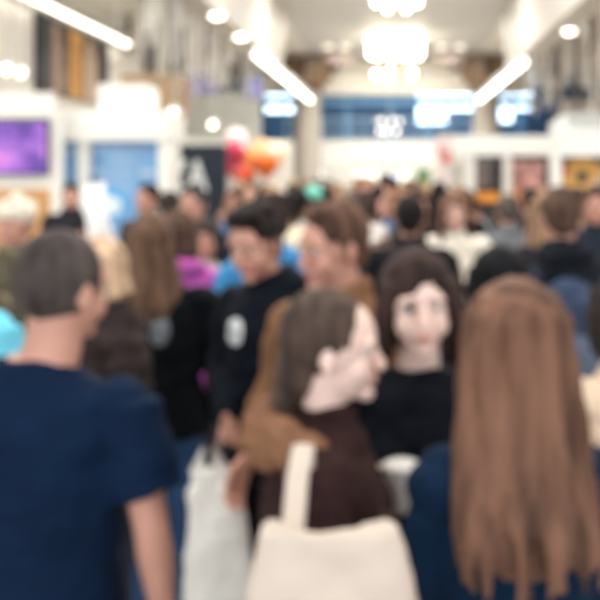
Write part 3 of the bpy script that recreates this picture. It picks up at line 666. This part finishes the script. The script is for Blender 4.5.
# ---- H: man in black hoodie, face left, looking down
ps = pose(((.25, .02, 1.16), (-.02, .21, 1.05)), 'hang', head=(-16, 13, 3), lean=3, hoff=(0, .02, -.01))
ps['grip'] = (True, False)
H_, Ht = person(ps, 1.785, -.41, 3.12, 138, 'mid', 'quiff', (36, 28, 28), 'hoodie', (14, 20, 30), (14, 18, 26), 'person in black hoodie with round white chest logo, dark hair, looking down to the left')
# ---- L: woman with long auburn brown hair from behind
ps = pose(((.18, -.0, 1.15), (.17, .08, .905)), ((.18, .0, 1.15), (.17, .08, .905)), head=(2, 2, 0), fem=1, wide=.88); ps['sx'] = .145
L_, Lt = person(ps, 1.69, .214, 1.60, 6, 'fair', None, (104, 78, 64), 'sweater', (10, 34, 58), (30, 34, 50), 'person seen from behind with very long loose auburn brown hair and navy sweater')
def long_locks():
    p = P(); p.ell((0, -.018, .17), (.09, .11, .106), nu=32, nv=20)
    rings = [(.2, .08, .09, -.03), (.12, .088, .085, -.045), (.04, .102, .075, -.06), (-.06, .112, .065, -.09), (-.14, .114, .05, -.115), (-.2, .09, .035, -.11), (-.23, .05, .02, -.105)]
    p.loft([(0, y, z) for z, a, b, y in rings], [(a, b) for z, a, b, y in rings], n=30)
    rg = random.Random(11)
    for k in range(58):
        th = R(rg.uniform(185, 355)) if k % 4 else R(rg.choice([rg.uniform(165, 185), rg.uniform(355, 375)])); z1 = rg.uniform(-.25, -.13); ph = rg.uniform(0, 6.28); n = 12; pts = []; rad = []
        for i in range(n):
            t = i / (n - 1); z = .24 + (z1 - .24) * t
            a = np.interp(-z, [-.26, -.2, -.12, -.04, .06, .18, .3, .4, .5], [.035, .078, .088, .099, .11, .116, .104, .09, .08]); b = np.interp(-z, [-.26, -.2, -.12, -.04, .06, .18, .3, .4, .5], [.04, .09, .088, .078, .068, .058, .048, .038, .02]); yc = np.interp(-z, [-.2, .04, .18, .5], [-.03, -.07, -.125, -.13])
            wv = .012 * math.sin(ph + t * 7); pts.append((a * math.cos(th) + wv, yc + b * math.sin(th) * 1.03 + wv * .3, z)); rad.append(.014 * (1 - .55 * t))
        p.loft(pts, rad, n=8)
    return p
hp = remesh(long_locks(), .0062, wrinkle=.004, wscale=40, smooth=1, zs=.12); M = headM(ps); hp.v = [tuple(M @ Vector(v)) for v in hp.v]
link('hair', hp.mesh('hair'), hairm(116, 84, 68), L_)
# ---- M: black hair behind L
ps = pose(fem=1, head=(-20, 8, 0))
person(ps, 1.64, .35, 2.95, 20, 'mid', 'bob', (20, 20, 26), 'jacket', (40, 36, 42), (34, 36, 44), 'person with black hair just behind the long haired one, only the crown showing')
# ---- N: grey-blue backpack wearer at right
ps = pose(legs=(.08, -.08), head=(6, 3, 0), wide=1.05)
N_, _ = person(ps, 1.82, .735, 3.95, 5, 'mid', 'short', (92, 70, 60), 'hoodie', (24, 28, 36), (110, 136, 170), 'person with brown hair from behind, black hood and pale jeans, wearing a grey blue backpack')
# ---- B: cyan shirt at left edge
ps = pose('hang', head=(20, 0, 0), wide=1.05)
B, _ = person(ps, 1.80, -1.36, 2.66, -5, 'mid', 'short', (70, 54, 46), 'tee', (120, 214, 240), (50, 56, 70), 'person in bright sky blue T-shirt, only the shoulder inside the left edge')
# ---- C: cream hat & camo
ps = pose('phone', head=(0, 0, 0))
cam_m = art('camo_cloth', [(.35, (58, 56, 44)), (.65, (150, 138, 112)), (.48, (96, 90, 66)), (.55, (60, 54, 48))], sc=9, dist=1, rough=.9)
person(ps, 1.74, -2.0, 4.75, 170, 'mid', 'short', (150, 130, 110), 'jacket', (90, 84, 66), (60, 60, 58), 'person in olive camouflage jacket and cream beanie before the tan sign', hat=('beanie', (232, 226, 208)), topmat=cam_m)
# ---- G1 blond, G2 brown hair black jacket, G3 magenta
ps = pose('phone', fem=1, head=(-4, 14, 0))
person(ps, 1.66, -.985, 3.08, 80, 'fair', 'bob', (224, 190, 158), 'jacket', (62, 52, 52), (60, 64, 80), 'person with light blonde bobbed hair turned left, brown jacket, right behind the navy shirt')
ps = pose('hang', 'phone', fem=1, head=(-24, 6, 0), wide=1.0, hoff=(-.045, 0, 0))
G2, G2t = person(ps, 1.71, -.945, 3.66, 4, 'fair', 'long', (108, 82, 66), 'jacket', (10, 14, 20), (56, 88, 130), 'person with brown hair and black jacket with white back print, blue jeans')
ps = pose(fem=1, head=(10, 0, 0))
person(ps, 1.70, -1.06, 4.4, 30, 'mid', 'bob', (96, 72, 60), 'hoodie', (198, 96, 176), (60, 60, 76), 'person in magenta pink hoodie behind the black jacket with the white print')
# ---- D, E, T, T2, S, S2, U, V, O, P, Q, Q2, R, W and others: (pose, H, px, Y, rz, skin, hair, haircol, top, topcol, legcol, label, hat)
MID = [
 (pose('phone', 'phone', head=(0, 10, 0)), 1.78, 71, 8.9, 200, 'mid', 'short', (30, 26, 28), 'jacket', (44, 42, 48), (50, 50, 56), 'person with black hair in dark jacket before the narrow blue panel', None),
 (pose(head=(10, 0, 0)), 1.79, 148, 7.4, 160, 'mid', 'short', (48, 38, 36), 'jacket', (66, 60, 62), (50, 50, 56), 'person with dark hair in charcoal jacket standing before the wide blue panel', None),
 (pose(head=(-20, 5, 0)), 1.80, 194, 5.9, 150, 'mid', 'short', (70, 66, 66), 'coat', (14, 28, 48), (30, 30, 36), 'person in navy coat below the ZA sign, face turned to us', None),
 (pose('up', head=(0, 6, 0), fem=1), 1.62, 206, 5.15, 185, 'mid', 'bob', (70, 60, 56), 'sweater', (196, 192, 186), (70, 70, 78), 'person in pale grey patterned sweater, hand raised, behind the black hoodie', None),
 (pose(head=(14, 0, 0), wide=1.1), 1.74, 170, 6.9, 20, 'mid', 'short', (60, 50, 46), 'coat', (14, 18, 26), (30, 30, 36), 'person in black coat from behind, beside the navy coat', None),
 (pose(head=(-10, 4, 0)), 1.78, 271, 4.25, 25, 'mid', 'quiff', (58, 44, 40), 'hoodie', (76, 156, 216), (40, 50, 70), 'person in bright blue hoodie with dark brown hair behind the black hoodie', None),
 (pose(fem=1, head=(0, 10, 0)), 1.56, 295, 5.0, 200, 'fair', 'short', (120, 96, 80), 'jacket', (60, 66, 76), (50, 56, 70), 'short person in cream beanie seen between the blue hoodie and the tan jacket', ('beanie', (238, 226, 196))),
 (pose(fem=1, head=(0, 8, 0)), 1.58, 376, 5.3, 175, 'fair', 'bob', (150, 130, 116), 'jacket', (122, 164, 208), (190, 170, 156), 'person in light blue jacket and pale grey cap above the pale woman in black', ('cap', (214, 206, 200))),
 (pose(head=(12, 0, 0), wide=1.05), 1.76, 410, 4.9, 8, 'mid', 'short', (34, 28, 28), 'coat', (26, 26, 32), (40, 40, 46), 'person in black coat from behind, above the woman facing us', None),
 (pose('cross', 'cross', fem=1, head=(-16, 2, 4)), 1.74, 455, 6.0, 172, 'fair', 'long', (124, 92, 74), 'puffer', (234, 226, 212), (150, 140, 136), 'person in cream puffer jacket with long brown hair, arms crossed', None),
 (pose(head=(10, 4, 0)), 1.72, 508, 6.6, 12, 'mid', 'short', (96, 88, 84), 'coat', (112, 116, 122), (60, 60, 66), 'person in mid grey coat from behind, next to the cream puffer', None),
 (pose(head=(-10, 0, 0)), 1.76, 531, 7.2, 5, 'mid', 'short', (40, 34, 34), 'coat', (28, 32, 42), (30, 32, 40), 'person in long black coat from behind, beside the grey coat', None),
 (pose(fem=1, head=(30, 0, 0)), 1.78, 547, 5.1, 35, 'fair', 'long', (168, 132, 106), 'jacket', (46, 44, 52), (40, 44, 56), 'person with light brown long hair, turned right, beside the backpack wearer', None),
 (pose(head=(0, 6, 0)), 1.79, 598, 6.0, 160, 'mid', 'short', (50, 40, 38), 'jacket', (38, 44, 56), (46, 50, 60), 'person facing us at the right edge in dark slate jacket', None),
 (pose(fem=1, head=(10, 0, 0)), 1.74, 313, 8.2, 10, 'mid', 'bob', (96, 70, 58), 'jacket', (120, 100, 90), (60, 60, 70), 'person in teal beanie in the crowd above the tan jacketed one', ('beanie', (116, 196, 178))),
 (pose(fem=1, head=(10, 0, 0)), 1.74, 420, 7.2, 190, 'mid', 'long', (70, 48, 42), 'coat', (52, 44, 46), (40, 40, 46), 'person in dark brown coat with long dark hair beside the cream puffer', None),
 (pose(head=(0, 4, 0)), 1.70, 590, 3.0, 12, 'mid', 'short', (40, 34, 34), 'jacket', (26, 30, 40), (60, 80, 110), 'x', None),
 (pose(fem=1), 1.64, 628, 2.35, 20, 'fair', 'bob', (60, 50, 46), 'jacket', (228, 204, 178), (60, 60, 70), 'person in cream jacket mostly outside the right edge', None),
]
for i, (ps, H, px, Y, rz, sk, hs, hc, tp, tc, lc, lb, hat) in enumerate(MID):
    if lb == 'x': continue
    person(ps, H, PX(px, Y), Y, rz, sk, hs, hc, tp, tc, lc, lb, 1 if Y > 4.5 else 0, hat, seed=i)

# ---- chest logo and back print
lg = patch(Ht, (.03, .1, 1.335), (.0, 1, 0), (.045, .045), paint(226, 230, 232), 'chest_logo')
patch(lg, (.03, .1, 1.335), (.0, 1, 0), (.024, .012), paint(120, 128, 136), 'logo_mark', .002)
patch(G2t, (.02, -.1, 1.31), (0, -1, 0), (.04, .06), paint(110, 116, 124), 'back_print')

# ---- tote bag of J : hangs on her camera-side shoulder
def tote(name, X, Y, ztop, w_, h_, d_, m, label, strap, rz=0, cat='bag', slant=0, g=None, tw_=1):
    o = tag(empty(name, (X, Y, ztop - h_), rz), label, cat, g); p = P(); n = 8
    prof = [(0, .86, .8), (.06, .98, 1.0), (.35, 1.02, 1.15), (.7, 1.0, .95), (.93, .96, .55), (1.0, .95, .4)]
    V = []; Fc = []; N = 28
    for t, a, b in prof:
        for k in range(N):
            th = 2 * math.pi * k / N; cx_ = math.copysign(abs(math.cos(th)) ** .45, math.cos(th)); sy = math.copysign(abs(math.sin(th)) ** .6, math.sin(th))
            V.append((cx_ * w_ / 2 * a * (1 - (1 - tw_) * max(0, t - .3) / .7) + slant * t, sy * d_ / 2 * b, t * h_ + .012 * math.sin(k * .7) * (t > .9)))
    for j in range(len(prof) - 1):
        for k in range(N): Fc.append((j * N + k, j * N + (k + 1) % N, (j + 1) * N + (k + 1) % N, (j + 1) * N + k))
    Fc.append(tuple(range(N - 1, -1, -1))); Fc.append(tuple((len(prof) - 1) * N + k for k in range(N)))
    p.add(V, Fc); q = remesh(p, .008, wrinkle=.012, wscale=9, smooth=2)
    link('bag_body', q.mesh('bag'), m, o)
    for st_ in strap:
        a = [Vector(x) - Vector((X, Y, ztop - h_)) for x in st_]; Mi = Matrix.Rotation(-rz, 3, 'Z'); a = [Mi @ x for x in a]
        obj('handle', P().loft(a, [(.019, .004)] * len(a), n=10, a0=(1, 0, 0)), m, o, True)
    return o
can = fab(204, 190, 178, var=.04)
# her camera-side shoulder is at about (-.13, 1.54, 1.38)
tote('tote_bag', PX(341, 1.36), 1.36, PZ(528, 1.36), .285, .37, .1, can, 'large plain cream canvas tote bag hanging at the front from the brown sweater shoulder',
     [[(-.165, 1.40, PZ(530, 1.38)), (-.163, 1.43, 1.30), (-.16, 1.49, 1.395), (-.155, 1.545, 1.43), (-.16, 1.60, 1.37), (-.165, 1.61, 1.25), (-.165, 1.56, 1.19)]], tw_=.8, slant=-.018)
# white bags in G2's hand
wb = paint(250, 248, 242, rough=.6)
hx, hy, hz = PX(208, 2.9), 2.88, 1.01
tote('paper_bag', PX(239, 2.8), 2.78, .93, .19, .8, .08, wb, 'long white carrier bag hanging nearer the cream tote', [[(PX(222, 2.8), 2.78, .92), (hx + .02, hy, hz), (PX(238, 2.8), 2.78, .92)]], g='white carrier bags', slant=-.07)
tote('paper_bag', PX(194, 2.8), 2.86, .95, .09, .5, .07, wb, 'shorter white carrier bag nearer the navy shirt', [[(PX(190, 2.8), 2.86, .94), (hx - .01, hy, hz), (PX(198, 2.8), 2.86, .94)]], g='white carrier bags', slant=.02)
# K holds a pale cup
cup = tag(empty('paper_cup', (PX(402, 1.94), 1.94, PZ(510, 1.94))), 'white paper cup held in front of the black jacket', 'cup')
obj('cup_body', P().loft([(0, 0, 0), (0, 0, .07), (0, 0, .09)], [.028, .038, .04], n=24), paint(244, 240, 232), cup, True)
obj('lid', P().loft([(0, 0, .088), (0, 0, .098), (0, 0, .104)], [.043, .043, .03], n=24), paint(236, 232, 226), cup, True)
# N's backpack
bp = tag(empty('backpack', (.72, 3.95 - .22, 1.02), R(5)), 'grey blue backpack on the back of the person with the black hood', 'backpack')
p = P().ell((0, -.02, .2), (.17, .1, .25)).box((-.14, -.1, .02), (.14, .06, .36)); link('bag_body', remesh(p, .009, wrinkle=.01, smooth=3).mesh('bp'), fab(58, 70, 94, var=.35), bp)
link('front_pocket', remesh(P().ell((0, -.11, .12), (.12, .05, .11)), .009, wrinkle=.008).mesh('bp'), fab(92, 104, 124), bp)
for s in (-1, 1): obj('strap', P().loft([(s * .1, .06, .4), (s * .11, .12, .46), (s * .13, .2, .47)], [(.028, .01)] * 3, n=10), fab(50, 56, 70), bp, True)

# ================================================================== CROWD copies
ARCH = []
def arch(ps, sk, hs, tp, hat=None):
    r, t = person(ps, 1.75, 0, -50, 0, sk, hs, (60, 50, 46), tp, (50, 50, 50), (50, 50, 50), 'x', 1, hat, seed=len(ARCH)); ARCH.append((r, hs, tp, hat, ps['fem'])); return r
arch(pose(legs=(.1, -.1)), 'mid', 'short', 'jacket'); arch(pose('phone', head=(0, 18, 0)), 'mid', 'short', 'hoodie'); arch(pose('cross', 'cross', fem=1), 'mid', 'long', 'coat')
arch(pose(fem=1, head=(20, 0, 0)), 'mid', 'long', 'jacket'); arch(pose('bag', fem=1), 'mid', 'pony', 'sweater'); arch(pose(head=(-25, 0, 0), wide=1.08), 'mid', 'buzz', 'jacket')
arch(pose('hold', 'phone', fem=1, head=(0, 12, 0)), 'mid', 'bob', 'jacket'); arch(pose(legs=(-.1, .12), head=(-15, 0, 0)), 'mid', 'quiff', 'sweater'); arch(pose('up', head=(10, 0, 0), fem=1), 'mid', 'bun', 'hoodie')
arch(pose('hold', 'hold'), 'mid', 'short', 'coat')
HC = [('black', (28, 26, 28)), ('dark brown', (60, 44, 38)), ('brown', (104, 76, 60)), ('light brown', (146, 112, 88)), ('blond', (196, 160, 120)), ('grey', (150, 146, 142))]
TC = [('black', (18, 20, 26)), ('charcoal', (44, 46, 52)), ('navy', (20, 32, 54)), ('brown', (104, 78, 62)), ('beige', (190, 168, 142)), ('olive', (90, 90, 66)), ('burgundy', (110, 44, 52)), ('white', (226, 222, 214)), ('grey', (140, 142, 146)), ('rust', (176, 104, 70)), ('denim blue', (84, 118, 158)), ('dusty pink', (206, 156, 150))]
TW = [7, 4, 5, 3, 2, 1, 1, 2, 2, 1, 2, 1]
LC = [(28, 30, 38), (50, 64, 92), (70, 70, 74), (110, 100, 88)]
HSN = {'short': 'short', 'buzz': 'cropped', 'long': 'long', 'pony': 'ponytailed', 'bob': 'bobbed', 'quiff': 'swept up', 'bun': 'bun tied'}
rg = random.Random(21); used = set(); placed = [(-3.1, 8.6)]
for o in COL.objects:
    if o.name.split('.')[0] == 'person' and o.location.y > 0: placed.append((o.location.x, o.location.y))
NEAR = [(0, 228, 110, 600), (212, 210, 262, 600), (292, 216, 348, 600), (285, 285, 385, 600), (386, 258, 460, 600), (470, 285, 590, 600), (112, 222, 170, 400), (545, 196, 582, 400), (475, 250, 530, 400)]
def place_name(px, Y):
    for lim, n in ((240, 'left of the balloons'), (290, 'below orange balloons'), (352, 'before the lit screen'), (412, 'under reflected chandelier'), (446, 'before the green panel'), (503, 'before the chalk board'), (556, 'before the pink poster')):
        if px < lim: return n
    return 'before the flower poster'
first = set(); n_crowd = 0
cand = []
for _ in range(6000):
    Y = 5.0 + 11.5 * rg.random() ** .9; px = rg.uniform(232, 606); cand.append((px, Y))
for px, Y in cand:
    if n_crowd >= 104: break
    X = PX(px, Y)
    if Y < 18 and px < 230 and Y > 12.5: continue
    if 12.4 < Y < 14.6 and px > 432: continue
    if 10.6 < Y and px > 545: continue
    if px > 462 and Y > 12.2: continue
    if 470 < px < 548 and Y > 7: continue
    if 12.7 < Y and px < 292: continue
    if 16.8 < Y < 18 and px < 300: continue
    if any((X - a) ** 2 + (Y - b) ** 2 < .59 ** 2 for a, b in placed): continue
    H = rg.gauss(1.71, .07); H = max(1.55, min(1.86, H)); top = CY + (CAMZ - H) * F / Y
    if any(a < px < c and b < top + 4 < d for a, b, c, d in NEAR): continue
    # skip heads hidden by somebody nearer
    hid = False
    for (a, b) in placed:
        if b < Y and abs(a * F / b + CX - px) < .09 * F / b and top > CY + (CAMZ - 1.76) * F / b + 6: hid = True
    if hid: continue
    for _t in range(60):
        ai = rg.randrange(len(ARCH)); hn, hc = rg.choices(HC, [4, 6, 5, 3, 2, 1])[0]; tn, tc = rg.choices(TC, TW)[0]
        key = (ARCH[ai][1], hn, ARCH[ai][2], tn)
        if key not in used: break
    else: continue
    used.add(key); r0, hs, tp, hat, fem = ARCH[ai]; k = H / 1.75; rz = rg.choice([0, 15, -15, 160, 180, 200, 90, -90, 120, -120, 170])
    face = 'facing us' if 140 <= rz % 360 <= 220 else 'facing away' if (rz % 360 < 40 or rz % 360 > 320) else 'turned left' if rz % 360 < 180 else 'turned right'
    if ai in first: r = r0.copy(); COL.objects.link(r); kids = [c.copy() for c in r0.children]
    else: r = r0; kids = list(r0.children)
    if ai in first:
        for c in kids: COL.objects.link(c); c.parent = r
    first.add(ai)
    r.location = (X, Y, 0); r.rotation_euler = (0, 0, R(rz)); r.scale = (k, k, k)
    r['label'] = 'person, %s %s hair, %s %s, %s %s' % (HSN[hs], hn, tn, TOPN[tp].replace('_', ' '), face, place_name(px, Y))
    sk = rg.choice(['fair', 'mid', 'mid', 'fair', 'tan', 'deep' if rg.random() < .4 else 'mid'])
    for c in kids:
        nm = c.name.split('.')[0]
        ms = bodymats(sk, hc) if nm == 'body' else [hairm(*hc)] if nm == 'hair' else [fab(*rg.choice(LC))] if nm == 'trousers' else [fab(34, 34, 38)] if nm == 'shoe' else [fab(*tc)]
        for i, m in enumerate(ms): c.material_slots[i].material = m
    placed.append((X, Y)); n_crowd += 1
for i, a in enumerate(ARCH):
    if i not in first:
        for c in list(a[0].children): bpy.data.objects.remove(c)
        bpy.data.objects.remove(a[0])
print('crowd', n_crowd)

for o in COL.objects:
    if not o.parent and 'label' in o and len(o['label'].replace(',', '').split()) > 16: print('LONG', o['label'])
